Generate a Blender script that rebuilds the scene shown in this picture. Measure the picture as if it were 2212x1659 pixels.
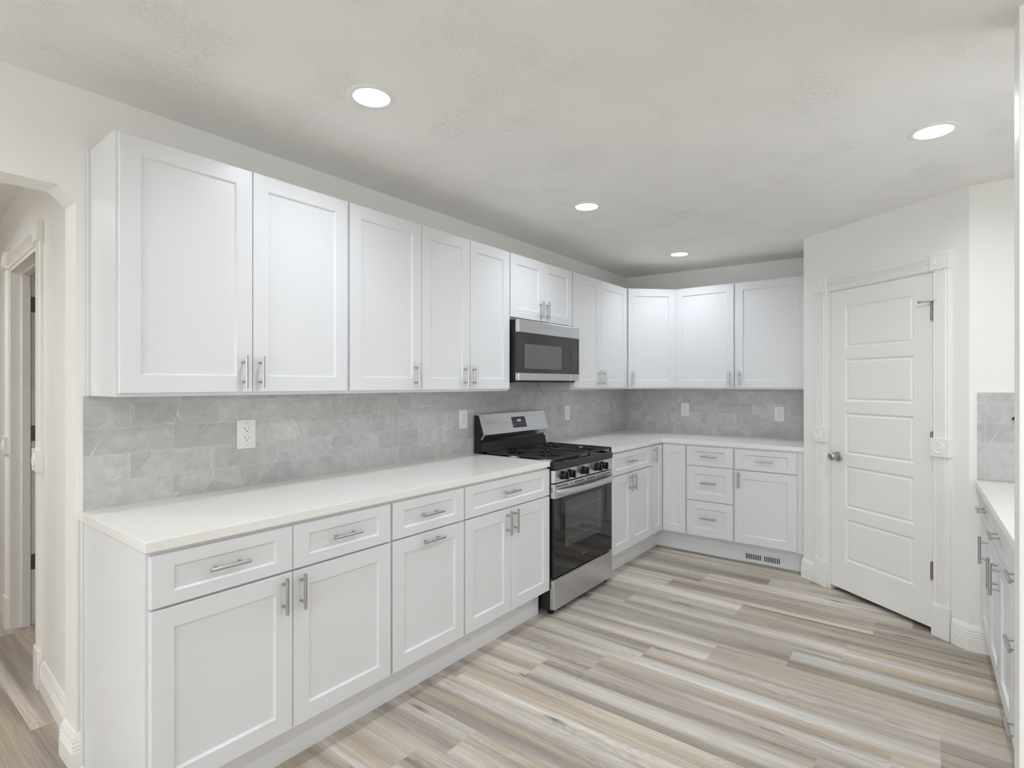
import bpy, bmesh, math, random
from mathutils import Matrix, Vector
R = math.radians
random.seed(7)
for o in list(bpy.data.objects):
    bpy.data.objects.remove(o)
sc = bpy.context.scene
COL = sc.collection

# ------------------------------------------------------------------ camera, world, exposure
YAW = 0.6593
cam_d = bpy.data.cameras.new('camera')
cam = bpy.data.objects.new('camera', cam_d)
COL.objects.link(cam)
cam.location = (2.4177, 0.0, 1.3755)
cam.rotation_euler = (R(90), 0, YAW)
cam_d.sensor_width = 36.0
cam_d.lens = 1173.0 * 36.0 / 2212.0
cam_d.clip_start = 0.02
sc.camera = cam

sc.view_settings.view_transform = 'Standard'
sc.view_settings.look = 'None'
sc.view_settings.gamma = 1.0
sc.view_settings.use_curve_mapping = False
sc.view_settings.exposure = 0.13
sc.cycles.max_bounces = 12
sc.cycles.diffuse_bounces = 8
sc.cycles.glossy_bounces = 6
sc.cycles.transmission_bounces = 6
sc.cycles.sample_clamp_indirect = 8.0
sc.cycles.caustics_reflective = False
sc.cycles.caustics_refractive = False

DAYLIGHT = 9.0
LAMP = 4.1           # watts, recessed lights along the left cabinets
LAMP_DOOR = 6.2       # watts, the one in front of the pantry
LAMP_MID = 7.0        # watts, the recessed lights added out of view
SPREAD = 165.0
SPREAD_ROW = 148.0
LAMP_COL = (0.885, 0.96, 1.06)
world = bpy.data.worlds.new('sky')
sc.world = world
world.use_nodes = True
wbg = world.node_tree.nodes['Background']
wbg.inputs[0].default_value = (0.87, 0.955, 1.04, 1)
wbg.inputs[1].default_value = DAYLIGHT


# ------------------------------------------------------------------ materials
def new_mat(name):
    m = bpy.data.materials.new(name)
    m.use_nodes = True
    nt = m.node_tree
    b = nt.nodes['Principled BSDF']
    return m, nt, b


def node(nt, typ, **kw):
    n = nt.nodes.new(typ)
    for k, v in kw.items():
        setattr(n, k, v)
    return n


def simple(name, col, rough=0.5, metal=0.0, spec=0.5, bump=None, coat=0.0, emit=None):
    m, nt, b = new_mat(name)
    b.inputs['Base Color'].default_value = (*col, 1)
    b.inputs['Roughness'].default_value = rough
    b.inputs['Metallic'].default_value = metal
    b.inputs['Specular IOR Level'].default_value = spec
    b.inputs['Coat Weight'].default_value = coat
    if emit:
        b.inputs['Emission Color'].default_value = (*emit[0], 1)
        b.inputs['Emission Strength'].default_value = emit[1]
    if bump:
        tc = node(nt, 'ShaderNodeTexCoord')
        nz = node(nt, 'ShaderNodeTexNoise')
        nz.inputs['Scale'].default_value = bump[0]
        nz.inputs['Detail'].default_value = 4
        bp = node(nt, 'ShaderNodeBump')
        bp.inputs['Strength'].default_value = bump[1]
        bp.inputs['Distance'].default_value = bump[2]
        nt.links.new(tc.outputs['Object'], nz.inputs['Vector'])
        nt.links.new(nz.outputs['Fac'], bp.inputs['Height'])
        nt.links.new(bp.outputs['Normal'], b.inputs['Normal'])
    return m


def ramp(nt, stops, interp='LINEAR'):
    r = node(nt, 'ShaderNodeValToRGB')
    cr = r.color_ramp
    cr.interpolation = interp
    while len(cr.elements) < len(stops):
        cr.elements.new(0.5)
    for e, (p, c) in zip(cr.elements, stops):
        e.position = p
        e.color = (c, c, c, 1) if isinstance(c, (int, float)) else (*c, 1)
    return r


def math_n(nt, op, a, b=None, clamp=False):
    n = node(nt, 'ShaderNodeMath', operation=op)
    n.use_clamp = clamp
    for i, v in enumerate((a, b)):
        if v is None:
            continue
        if isinstance(v, (int, float)):
            n.inputs[i].default_value = v
        else:
            nt.links.new(v, n.inputs[i])
    return n.outputs[0]


def mixc(nt, fac, a, b, blend='MIX'):
    n = node(nt, 'ShaderNodeMix', data_type='RGBA', blend_type=blend)
    for sock, v in ((n.inputs[0], fac), (n.inputs[6], a), (n.inputs[7], b)):
        if isinstance(v, (int, float)):
            sock.default_value = v
        elif isinstance(v, tuple):
            sock.default_value = (*v, 1)
        else:
            nt.links.new(v, sock)
    return n.outputs[2]


M = {}
M['cabinet'] = simple('cabinet_paint', (0.748, 0.748, 0.757), 0.30, spec=0.45)
M['wall'] = simple('wall_paint', (0.867, 0.852, 0.82), 0.42, spec=0.4, bump=(180, 0.06, 0.001))
M['trim'] = simple('trim_paint', (0.875, 0.856, 0.82), 0.36, spec=0.45)
M['door'] = simple('door_paint', (0.865, 0.845, 0.806), 0.42, spec=0.4)
M['nickel'] = simple('brushed_nickel', (0.50, 0.495, 0.485), 0.28, metal=1.0)
M['dark_metal'] = simple('satin_nickel_dark', (0.30, 0.295, 0.285), 0.32, metal=1.0)
M['plate'] = simple('white_plastic', (0.80, 0.79, 0.76), 0.35)
M['slot'] = simple('slot_dark', (0.02, 0.02, 0.02), 0.6)
M['black'] = simple('black_enamel', (0.012, 0.012, 0.013), 0.16, spec=0.5)
M['black_side'] = simple('black_side_panel', (0.012, 0.012, 0.012), 0.45)
M['iron'] = simple('cast_iron', (0.018, 0.018, 0.018), 0.42, bump=(300, 0.25, 0.001))
M['glass_black'] = simple('oven_glass', (0.006, 0.006, 0.007), 0.03, spec=0.62)
M['glass_window'] = simple('oven_window', (0.062, 0.062, 0.063), 0.03, spec=0.62)
M['rack'] = simple('oven_rack_line', (0.17, 0.17, 0.17), 0.25)
M['micro_glass'] = simple('microwave_glass', (0.030, 0.030, 0.031), 0.06, spec=0.6)
M['micro_window'] = simple('microwave_window', (0.115, 0.115, 0.116), 0.08, spec=0.6)
M['knob'] = simple('black_knob', (0.008, 0.008, 0.008), 0.14)
M['print'] = simple('grey_print', (0.35, 0.35, 0.35), 0.4)
M['logo'] = simple('logo_print', (0.22, 0.22, 0.22), 0.3, metal=0.3)
M['digits'] = simple('lit_digits', (0.1, 0.1, 0.1), 0.4, emit=((0.80, 0.74, 1.0), 1.1))
M['display'] = simple('display_panel', (0.022, 0.022, 0.024), 0.10)
M['led'] = simple('green_led', (0.6, 0.8, 0.6), 0.4, emit=((0.75, 1.0, 0.75), 1.0))
M['lens'] = simple('lamp_lens', (0.9, 0.9, 0.9), 0.5, emit=((1.0, 0.99, 0.97), 2.5))
M['lens_warm'] = simple('hall_lamp_lens', (0.9, 0.9, 0.9), 0.5, emit=((1.0, 0.93, 0.82), 2.5))  # lens of the lamp added in the hall
M['ring'] = simple('lamp_trim', (0.82, 0.815, 0.80), 0.4)
M['rubber'] = simple('black_rubber', (0.01, 0.01, 0.01), 0.6)
M['alu'] = simple('vent_aluminium', (0.55, 0.55, 0.55), 0.35, metal=1.0)


def steel_mat():
    m, nt, b = new_mat('brushed_steel')
    b.inputs['Metallic'].default_value = 1.0
    tc = node(nt, 'ShaderNodeTexCoord')
    mp = node(nt, 'ShaderNodeMapping')
    mp.inputs['Scale'].default_value = (4, 4, 900)
    nz = node(nt, 'ShaderNodeTexNoise')
    nz.inputs['Scale'].default_value = 1.0
    nz.inputs['Detail'].default_value = 2
    nt.links.new(tc.outputs['Object'], mp.inputs[0])
    nt.links.new(mp.outputs[0], nz.inputs['Vector'])
    r = ramp(nt, [(0.3, (0.605, 0.61, 0.62)), (0.7, (0.665, 0.67, 0.68))])
    nt.links.new(nz.outputs['Fac'], r.inputs[0])
    nt.links.new(r.outputs[0], b.inputs['Base Color'])
    b.inputs['Roughness'].default_value = 0.30
    b.inputs['Anisotropic'].default_value = 0.5
    return m


M['steel'] = steel_mat()


def ceiling_mat():
    m, nt, b = new_mat('ceiling_texture')
    b.inputs['Base Color'].default_value = (0.872, 0.858, 0.83, 1)
    b.inputs['Roughness'].default_value = 0.85
    b.inputs['Specular IOR Level'].default_value = 0.2
    tc = node(nt, 'ShaderNodeTexCoord')
    # hand-trowelled ridges: thin creases, gathered in patches
    nz = node(nt, 'ShaderNodeTexNoise')
    nz.inputs['Scale'].default_value = 50
    nz.inputs['Detail'].default_value = 5
    nz.inputs['Roughness'].default_value = 0.62
    nz.inputs['Distortion'].default_value = 1.6
    patch = node(nt, 'ShaderNodeTexNoise')
    patch.inputs['Scale'].default_value = 4.0
    patch.inputs['Detail'].default_value = 3
    nt.links.new(tc.outputs['Object'], nz.inputs['Vector'])
    nt.links.new(tc.outputs['Object'], patch.inputs['Vector'])
    r = ramp(nt, [(0.465, 1.0), (0.495, 0.0), (0.508, 0.5), (0.535, 1.0)])
    nt.links.new(nz.outputs['Fac'], r.inputs[0])
    pr = ramp(nt, [(0.36, 0.22), (0.64, 1.0)])
    nt.links.new(patch.outputs['Fac'], pr.inputs[0])
    bp = node(nt, 'ShaderNodeBump')
    bp.inputs['Distance'].default_value = 0.004
    nt.links.new(math_n(nt, 'MULTIPLY', pr.outputs[0], 0.5), bp.inputs['Strength'])
    nt.links.new(r.outputs[0], bp.inputs['Height'])
    nt.links.new(bp.outputs['Normal'], b.inputs['Normal'])
    return m


M['ceiling'] = ceiling_mat()


def quartz_mat():
    m, nt, b = new_mat('quartz_counter')
    tc = node(nt, 'ShaderNodeTexCoord')
    v = node(nt, 'ShaderNodeTexVoronoi')
    v.inputs['Scale'].default_value = 420
    nt.links.new(tc.outputs['Object'], v.inputs['Vector'])
    wn = node(nt, 'ShaderNodeTexWhiteNoise', noise_dimensions='3D')
    nt.links.new(v.outputs['Color'], wn.inputs['Vector'])
    sel = math_n(nt, 'GREATER_THAN', wn.outputs['Value'], 0.88)
    near = math_n(nt, 'LESS_THAN', v.outputs['Distance'], 0.33)
    f = math_n(nt, 'MULTIPLY', sel, near)
    f = math_n(nt, 'MULTIPLY', f, 0.45)
    nz = node(nt, 'ShaderNodeTexNoise')
    nz.inputs['Scale'].default_value = 90
    nz.inputs['Detail'].default_value = 3
    nt.links.new(tc.outputs['Object'], nz.inputs['Vector'])
    base = mixc(nt, nz.outputs['Fac'], (0.835, 0.815, 0.77), (0.865, 0.848, 0.808))
    c = mixc(nt, f, base, (0.36, 0.335, 0.30))
    nt.links.new(c, b.inputs['Base Color'])
    b.inputs['Roughness'].default_value = 0.22
    return m


M['quartz'] = quartz_mat()


def tile_mat(name, axis, u0, z0):
    """stone-look ceramic tile; axis = wall direction in object space"""
    W, H = 0.2915, 0.0976
    m, nt, b = new_mat(name)
    tc = node(nt, 'ShaderNodeTexCoord')
    sp = node(nt, 'ShaderNodeSeparateXYZ')
    nt.links.new(tc.outputs['Object'], sp.inputs[0])
    u = math_n(nt, 'SUBTRACT', sp.outputs[axis], u0 + 0.5 * W - 20 * W)
    z = math_n(nt, 'SUBTRACT', sp.outputs[2], z0 - 20 * H)
    cb = node(nt, 'ShaderNodeCombineXYZ')
    nt.links.new(u, cb.inputs[0])
    nt.links.new(z, cb.inputs[1])
    br = node(nt, 'ShaderNodeTexBrick', offset=0.5, offset_frequency=2, squash=1.0)
    br.inputs['Color1'].default_value = (0, 0, 0, 1)
    br.inputs['Color2'].default_value = (1, 1, 1, 1)
    br.inputs['Mortar'].default_value = (0, 0, 0, 1)
    br.inputs['Scale'].default_value = 1.0
    br.inputs['Mortar Size'].default_value = 0.0011
    br.inputs['Mortar Smooth'].default_value = 0.1
    br.inputs['Bias'].default_value = 0.0
    br.inputs['Brick Width'].default_value = W
    br.inputs['Row Height'].default_value = H
    nt.links.new(cb.outputs[0], br.inputs['Vector'])
    rnd = node(nt, 'ShaderNodeSeparateColor')
    nt.links.new(br.outputs['Color'], rnd.inputs[0])
    rv = rnd.outputs[0]
    cv = node(nt, 'ShaderNodeCombineXYZ')
    nt.links.new(u, cv.inputs[0])
    nt.links.new(z, cv.inputs[1])
    nt.links.new(math_n(nt, 'MULTIPLY', rv, 37.0), cv.inputs[2])
    # gentle warp
    wz = node(nt, 'ShaderNodeTexNoise')
    wz.inputs['Scale'].default_value = 7
    wz.inputs['Detail'].default_value = 6
    nt.links.new(cv.outputs[0], wz.inputs['Vector'])
    wv = node(nt, 'ShaderNodeVectorMath', operation='MULTIPLY_ADD')
    nt.links.new(wz.outputs['Color'], wv.inputs[0])
    wv.inputs[1].default_value = (0.05, 0.05, 0)
    nt.links.new(cv.outputs[0], wv.inputs[2])
    # facets of slightly different grey
    mp = node(nt, 'ShaderNodeMapping')
    mp.inputs['Rotation'].default_value = (0, 0, 0.55)
    mp.inputs['Scale'].default_value = (1.0, 0.62, 1.0)
    nt.links.new(wv.outputs[0], mp.inputs[0])
    vc = node(nt, 'ShaderNodeTexVoronoi', feature='F1')
    vc.inputs['Scale'].default_value = 7.5
    nt.links.new(mp.outputs[0], vc.inputs['Vector'])
    vs = node(nt, 'ShaderNodeSeparateColor')
    nt.links.new(vc.outputs['Color'], vs.inputs[0])
    ve = node(nt, 'ShaderNodeTexVoronoi', feature='DISTANCE_TO_EDGE')
    ve.inputs['Scale'].default_value = 7.5
    nt.links.new(mp.outputs[0], ve.inputs['Vector'])
    # cloudy body
    cl = node(nt, 'ShaderNodeTexNoise')
    cl.inputs['Scale'].default_value = 22
    cl.inputs['Detail'].default_value = 12
    cl.inputs['Roughness'].default_value = 0.74
    nt.links.new(cv.outputs[0], cl.inputs['Vector'])
    body = ramp(nt, [(0.28, (0.44, 0.435, 0.424)), (0.72, (0.61, 0.605, 0.592))])
    nt.links.new(cl.outputs['Fac'], body.inputs[0])
    tone = math_n(nt, 'MULTIPLY_ADD', vs.outputs[0], 0.15)
    tone.node.inputs[2].default_value = 0.89
    tone2 = math_n(nt, 'MULTIPLY_ADD', rv, 0.16)
    tone2.node.inputs[2].default_value = 0.93
    tt = math_n(nt, 'MULTIPLY', tone, tone2)
    tcol = node(nt, 'ShaderNodeCombineColor')
    for i in range(3):
        nt.links.new(tt, tcol.inputs[i])
    c = mixc(nt, 1.0, body.outputs[0], tcol.outputs[0], 'MULTIPLY')
    # pale veins, broken up
    vr = ramp(nt, [(0.0, 0.9), (0.004, 0.75), (0.011, 0.0)])
    nt.links.new(ve.outputs['Distance'], vr.inputs[0])
    vm = node(nt, 'ShaderNodeTexNoise')
    vm.inputs['Scale'].default_value = 9
    vm.inputs['Detail'].default_value = 3
    nt.links.new(cv.outputs[0], vm.inputs['Vector'])
    vmr = ramp(nt, [(0.51, 0.0), (0.62, 0.85)])
    nt.links.new(vm.outputs['Fac'], vmr.inputs[0])
    c = mixc(nt, math_n(nt, 'MULTIPLY', vr.outputs[0], vmr.outputs[0]), c, (0.78, 0.775, 0.755))
    # fine dark cracks
    mp2 = node(nt, 'ShaderNodeMapping')
    mp2.inputs['Rotation'].default_value = (0, 0, -0.9)
    mp2.inputs['Scale'].default_value = (1.0, 0.35, 1.0)
    mp2.inputs['Location'].default_value = (3.1, 1.7, 5.0)
    nt.links.new(wv.outputs[0], mp2.inputs[0])
    vd = node(nt, 'ShaderNodeTexVoronoi', feature='DISTANCE_TO_EDGE')
    vd.inputs['Scale'].default_value = 9
    nt.links.new(mp2.outputs[0], vd.inputs['Vector'])
    dr = ramp(nt, [(0.0, 1.0), (0.009, 0.0)])
    nt.links.new(vd.outputs['Distance'], dr.inputs[0])
    dm = ramp(nt, [(0.34, 0.55), (0.46, 0.0)])
    nt.links.new(vm.outputs['Fac'], dm.inputs[0])
    c = mixc(nt, math_n(nt, 'MULTIPLY', dr.outputs[0], dm.outputs[0]), c, (0.30, 0.295, 0.285))
    c = mixc(nt, br.outputs['Fac'], c, (0.62, 0.615, 0.60))
    nt.links.new(c, b.inputs['Base Color'])
    b.inputs['Roughness'].default_value = 0.42
    bp = node(nt, 'ShaderNodeBump')
    bp.inputs['Strength'].default_value = 0.5
    bp.inputs['Distance'].default_value = 0.0012
    nt.links.new(math_n(nt, 'SUBTRACT', 1.0, br.outputs['Fac']), bp.inputs['Height'])
    nt.links.new(bp.outputs['Normal'], b.inputs['Normal'])
    return m


def floor_mat():
    m, nt, b = new_mat('plank_floor')
    uv = node(nt, 'ShaderNodeUVMap', uv_map='plank')
    at = node(nt, 'ShaderNodeAttribute', attribute_name='plank_id')
    sp = node(nt, 'ShaderNodeSeparateXYZ')
    nt.links.new(uv.outputs[0], sp.inputs[0])
    pid = math_n(nt, 'MULTIPLY', at.outputs['Fac'], 91.0)

    def vec(su, sv, off=0.0):
        c = node(nt, 'ShaderNodeCombineXYZ')
        nt.links.new(math_n(nt, 'MULTIPLY', sp.outputs[0], su), c.inputs[0])
        nt.links.new(math_n(nt, 'MULTIPLY', sp.outputs[1], sv), c.inputs[1])
        nt.links.new(math_n(nt, 'ADD', pid, off), c.inputs[2])
        return c.outputs[0]

    def noise(v, det=3, rough=0.5, dist=0.0):
        n = node(nt, 'ShaderNodeTexNoise')
        n.inputs['Scale'].default_value = 1.0
        n.inputs['Detail'].default_value = det
        n.inputs['Roughness'].default_value = rough
        n.inputs['Distortion'].default_value = dist
        nt.links.new(v, n.inputs['Vector'])
        return n.outputs['Fac']

    bands = noise(vec(0.45, 10.5), 3, 0.52, 0.25)
    c1 = ramp(nt, [(0.28, (0.275, 0.226, 0.187)), (0.40, (0.405, 0.347, 0.294)),
                   (0.49, (0.540, 0.478, 0.408)), (0.57, (0.645, 0.592, 0.522)), (0.69, (0.735, 0.697, 0.635))])
    nt.links.new(bands, c1.inputs[0])
    warm = noise(vec(0.35, 13.0, 31.0), 2, 0.5, 0.2)
    wr = ramp(nt, [(0.50, 0.0), (0.66, 0.68)])
    nt.links.new(warm, wr.inputs[0])
    c = mixc(nt, wr.outputs[0], c1.outputs[0], (0.57, 0.462, 0.322))
    grey = noise(vec(0.5, 7.0, 57.0), 2)
    gr = ramp(nt, [(0.50, 0.0), (0.70, 0.45)])
    nt.links.new(grey, gr.inputs[0])
    c = mixc(nt, gr.outputs[0], c, (0.365, 0.322, 0.298))
    # fine grain
    fine = noise(vec(5.0, 330.0, 11.0), 5, 0.65)
    fr = ramp(nt, [(0.30, 0.74), (0.62, 1.10)])
    nt.links.new(fine, fr.inputs[0])
    c = mixc(nt, 1.0, c, fr.outputs[0], 'MULTIPLY')
    med = noise(vec(1.6, 75.0, 23.0), 3, 0.55)
    mr = ramp(nt, [(0.32, 0.86), (0.60, 1.04)])
    nt.links.new(med, mr.inputs[0])
    c = mixc(nt, 1.0, c, mr.outputs[0], 'MULTIPLY')
    # cathedral figure
    cat = noise(vec(1.6, 9.0, 77.0), 1, 0.4, 0.4)
    ring = math_n(nt, 'SINE', math_n(nt, 'MULTIPLY', cat, 150.0))
    rr = ramp(nt, [(0.25, 0.86), (0.75, 1.0)])
    nt.links.new(math_n(nt, 'MULTIPLY_ADD', ring, 0.5), rr.inputs[0])
    rr.inputs[0].links[0].from_node.inputs[2].default_value = 0.5
    catm = noise(vec(1.1, 5.0, 15.0), 1)
    cm = ramp(nt, [(0.50, 0.0), (0.60, 0.9)])
    nt.links.new(catm, cm.inputs[0])
    c = mixc(nt, cm.outputs[0], c, mixc(nt, 1.0, c, rr.outputs[0], 'MULTIPLY'))
    # knots
    vo = node(nt, 'ShaderNodeTexVoronoi', feature='F1')
    vo.inputs['Scale'].default_value = 1.0
    nt.links.new(vec(1.9, 9.0, 3.0), vo.inputs['Vector'])
    wv = noise(vec(14.0, 60.0, 5.0), 3)
    dist = math_n(nt, 'ADD', vo.outputs['Distance'], math_n(nt, 'MULTIPLY', wv, 0.14))
    vsel = node(nt, 'ShaderNodeSeparateColor')
    nt.links.new(vo.outputs['Color'], vsel.inputs[0])
    skip = math_n(nt, 'MULTIPLY', math_n(nt, 'LESS_THAN', vsel.outputs[0], 0.40), 1.0)
    dist = math_n(nt, 'ADD', dist, skip)
    kr = ramp(nt, [(0.085, 0.95), (0.125, 0.55), (0.22, 0.0)])
    nt.links.new(dist, kr.inputs[0])
    c = mixc(nt, kr.outputs[0], c, (0.13, 0.10, 0.08))
    # per-plank tone
    tone = ramp(nt, [(0.0, 0.84), (1.0, 1.08)])
    wn = node(nt, 'ShaderNodeTexWhiteNoise', noise_dimensions='1D')
    nt.links.new(pid, wn.inputs['W'])
    nt.links.new(wn.outputs['Value'], tone.inputs[0])
    c = mixc(nt, 1.0, c, tone.outputs[0], 'MULTIPLY')
    nt.links.new(c, b.inputs['Base Color'])
    b.inputs['Roughness'].default_value = 0.46
    b.inputs['Specular IOR Level'].default_value = 0.35
    bp = node(nt, 'ShaderNodeBump')
    bp.inputs['Strength'].default_value = 0.12
    bp.inputs['Distance'].default_value = 0.001
    nt.links.new(fine, bp.inputs['Height'])
    nt.links.new(bp.outputs['Normal'], b.inputs['Normal'])
    return m


M['floor'] = floor_mat()


def pane_mat():
    m, nt, b = new_mat('window_glass')
    out = nt.nodes['Material Output']
    tr = node(nt, 'ShaderNodeBsdfTransparent')
    gl = node(nt, 'ShaderNodeBsdfGlossy')
    gl.inputs['Roughness'].default_value = 0.02
    mx = node(nt, 'ShaderNodeMixShader')
    mx.inputs[0].default_value = 0.07
    nt.links.new(tr.outputs[0], mx.inputs[1])
    nt.links.new(gl.outputs[0], mx.inputs[2])
    nt.links.new(mx.outputs[0], out.inputs['Surface'])
    return m


M['pane'] = pane_mat()


# ------------------------------------------------------------------ mesh builder
class MB:
    def __init__(self):
        self.v = []
        self.f = []
        self.M = Matrix.Identity(4)

    def add(self, verts, faces):
        o = len(self.v)
        self.v += [self.M @ Vector(p) for p in verts]
        self.f += [[i + o for i in f] for f in faces]
        return self

    def box(self, x0, x1, y0, y1, z0, z1):
        vs = [(x0, y0, z0), (x1, y0, z0), (x1, y1, z0), (x0, y1, z0),
              (x0, y0, z1), (x1, y0, z1), (x1, y1, z1), (x0, y1, z1)]
        return self.add(vs, [(0, 3, 2, 1), (4, 5, 6, 7), (0, 1, 5, 4), (1, 2, 6, 5), (2, 3, 7, 6), (3, 0, 4, 7)])

    def prism(self, poly, axis, a, b):
        """poly in the two axes left after removing `axis` (in xyz order)"""
        def p3(p, t):
            if axis == 'x':
                return (t, p[0], p[1])
            if axis == 'y':
                return (p[0], t, p[1])
            return (p[0], p[1], t)
        n = len(poly)
        vs = [p3(p, a) for p in poly] + [p3(p, b) for p in poly]
        fs = [tuple(range(n)), tuple(range(2 * n - 1, n - 1, -1))]
        fs += [(i, (i + 1) % n, n + (i + 1) % n, n + i) for i in range(n)]
        return self.add(vs, fs)

    def tube(self, p0, p1, r0, r1=None, n=16, caps=True):
        r1 = r0 if r1 is None else r1
        p0, p1 = Vector(p0), Vector(p1)
        d = (p1 - p0).normalized()
        a = d.orthogonal().normalized()
        b = d.cross(a)
        vs = []
        for p, r in ((p0, r0), (p1, r1)):
            for i in range(n):
                t = 2 * math.pi * i / n
                vs.append(p + a * (r * math.cos(t)) + b * (r * math.sin(t)))
        fs = [(i, (i + 1) % n, n + (i + 1) % n, n + i) for i in range(n)]
        if caps:
            fs += [tuple(range(n)), tuple(range(2 * n - 1, n - 1, -1))]
        return self.add(vs, fs)

    def lathe(self, prof, c, axis, n=32):
        """prof: list of (r, t) along axis from centre c"""
        c = Vector(c)
        d = Vector(axis).normalized()
        a = d.orthogonal().normalized()
        b = d.cross(a)
        vs = []
        fs = []
        for r, t in prof:
            r = max(r, 1e-5)
            for i in range(n):
                th = 2 * math.pi * i / n
                vs.append(c + d * t + a * (r * math.cos(th)) + b * (r * math.sin(th)))
        for k in range(len(prof) - 1):
            for i in range(n):
                fs.append((k * n + i, k * n + (i + 1) % n, (k + 1) * n + (i + 1) % n, (k + 1) * n + i))
        fs.append(tuple(range(n)))
        L = (len(prof) - 1) * n
        fs.append(tuple(range(L + n - 1, L - 1, -1)))
        return self.add(vs, fs)

    def sweep(self, path, prof, z0=0.0):
        """plan path [(x,y)], profile [(t,z)]; t is offset to the right of the travel direction; mitred"""
        n = len(path)
        P = [Vector(p) for p in path]
        rows = []
        for i in range(n):
            dirs = []
            if i > 0:
                dirs.append((P[i] - P[i - 1]).normalized())
            if i < n - 1:
                dirs.append((P[i + 1] - P[i]).normalized())
            nrm = [Vector((d.y, -d.x)) for d in dirs]
            if len(nrm) == 2:
                m = (nrm[0] + nrm[1])
                m = m / (1 + nrm[0].dot(nrm[1]))
            else:
                m = nrm[0]
            rows.append([(P[i].x + m.x * t, P[i].y + m.y * t, z0 + z) for t, z in prof])
        k = len(prof)
        vs = [p for r in rows for p in r]
        fs = []
        for i in range(n - 1):
            for j in range(k):
                fs.append((i * k + j, i * k + (j + 1) % k, (i + 1) * k + (j + 1) % k, (i + 1) * k + j))
        fs.append(tuple(range(k)))
        fs.append(tuple(range(n * k - 1, (n - 1) * k - 1, -1)))
        return self.add(vs, fs)

    def shaker(self, x0, x1, z0, z1, rx, rz, t=0.0195, rec=0.009, bev=0.006, y=0.0, e=0.0016):
        """framed front: raised stiles and rails, sloped inner edge, flat recessed panel; face at y"""
        def ring(a, b, c, d, yy):
            return [(a, yy, c), (b, yy, c), (b, yy, d), (a, yy, d)]
        vs = (ring(x0, x1, z0, z1, y + t)
              + ring(x0, x1, z0, z1, y + e)
              + ring(x0 + e, x1 - e, z0 + e, z1 - e, y)
              + ring(x0 + rx - bev, x1 - rx + bev, z0 + rz - bev, z1 - rz + bev, y)
              + ring(x0 + rx, x1 - rx, z0 + rz, z1 - rz, y + rec))
        fs = [(3, 2, 1, 0)]
        for k in range(4):
            for i in range(4):
                j = (i + 1) % 4
                fs.append((k * 4 + i, k * 4 + j, (k + 1) * 4 + j, (k + 1) * 4 + i))
        fs.append((16, 17, 18, 19))
        return self.add(vs, fs)

    def mesh(self, name, mat, smooth=False, angle=40):
        me = bpy.data.meshes.new(name)
        me.from_pydata([tuple(p) for p in self.v], [], self.f)
        bm = bmesh.new()
        bm.from_mesh(me)
        bmesh.ops.recalc_face_normals(bm, faces=bm.faces)
        bm.to_mesh(me)
        bm.free()
        me.materials.append(mat)
        if smooth:
            me.shade_smooth()
            me.set_sharp_from_angle(angle=R(angle))
        return me


def obj(name, mb, mat, parent=None, bevel=0.0, smooth=False, local=False, seg=2, label=None):
    """one mesh object; with a parent, vertices given in world space are moved into the parent's frame unless local"""
    me = mb if isinstance(mb, bpy.types.Mesh) else mb.mesh(name, mat, smooth)
    o = bpy.data.objects.new(name, me)
    COL.objects.link(o)
    if parent is not None:
        o.parent = parent
        if not local:
            me.transform(world_of(parent).inverted())
    if bevel:
        md = o.modifiers.new('bevel', 'BEVEL')
        md.width = bevel
        md.segments = seg
        md.limit_method = 'ANGLE'
        md.angle_limit = R(30)
    if label:
        o['label'] = label
    return o


def world_of(o):
    m = Matrix.LocRotScale(o.location, o.rotation_euler, o.scale)
    return world_of(o.parent) @ m if o.parent else m


def thing(name, label, cat, loc=(0, 0, 0), rotz=0.0, group=None):
    o = bpy.data.objects.new(name, None)
    o.empty_display_size = 0.1
    COL.objects.link(o)
    o.location = loc
    o.rotation_euler = (0, 0, rotz)
    tag(o, label, cat, group)
    return o


def tag(o, label, cat, group=None):
    o['label'] = label
    o['category'] = cat
    if group:
        o['group'] = group
    return o


def struct_root(name, loc=(0, 0, 0), rotz=0.0, label=None):
    o = bpy.data.objects.new(name, None)
    o.empty_display_size = 0.1
    COL.objects.link(o)
    o.location = loc
    o.rotation_euler = (0, 0, rotz)
    o['kind'] = 'structure'
    if label:
        o['label'] = label
    return o


def struct(name, mb, mat, bevel=0.0, label=None):
    o = obj(name, mb, mat, bevel=bevel)
    o['kind'] = 'structure'
    if label:
        o['label'] = label
    return o


# ------------------------------------------------------------------ key dimensions (metres)
YB = 4.995                      # back wall
PA = Vector((1.688, 4.344))     # pantry wall, far corner
PB = Vector((2.567, 3.671))     # pantry wall, near corner
YR = 3.671                      # wall behind the end of the right run
XR = 3.262                      # right wall
CT = 0.918                      # counter top
UB, UT = 1.3324, 2.2168         # wall cabinets
XU, XB, XC = 0.3062, 0.6268, 0.6287


def ceil_z(x):
    return 2.436 - 0.0135 * x


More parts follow.
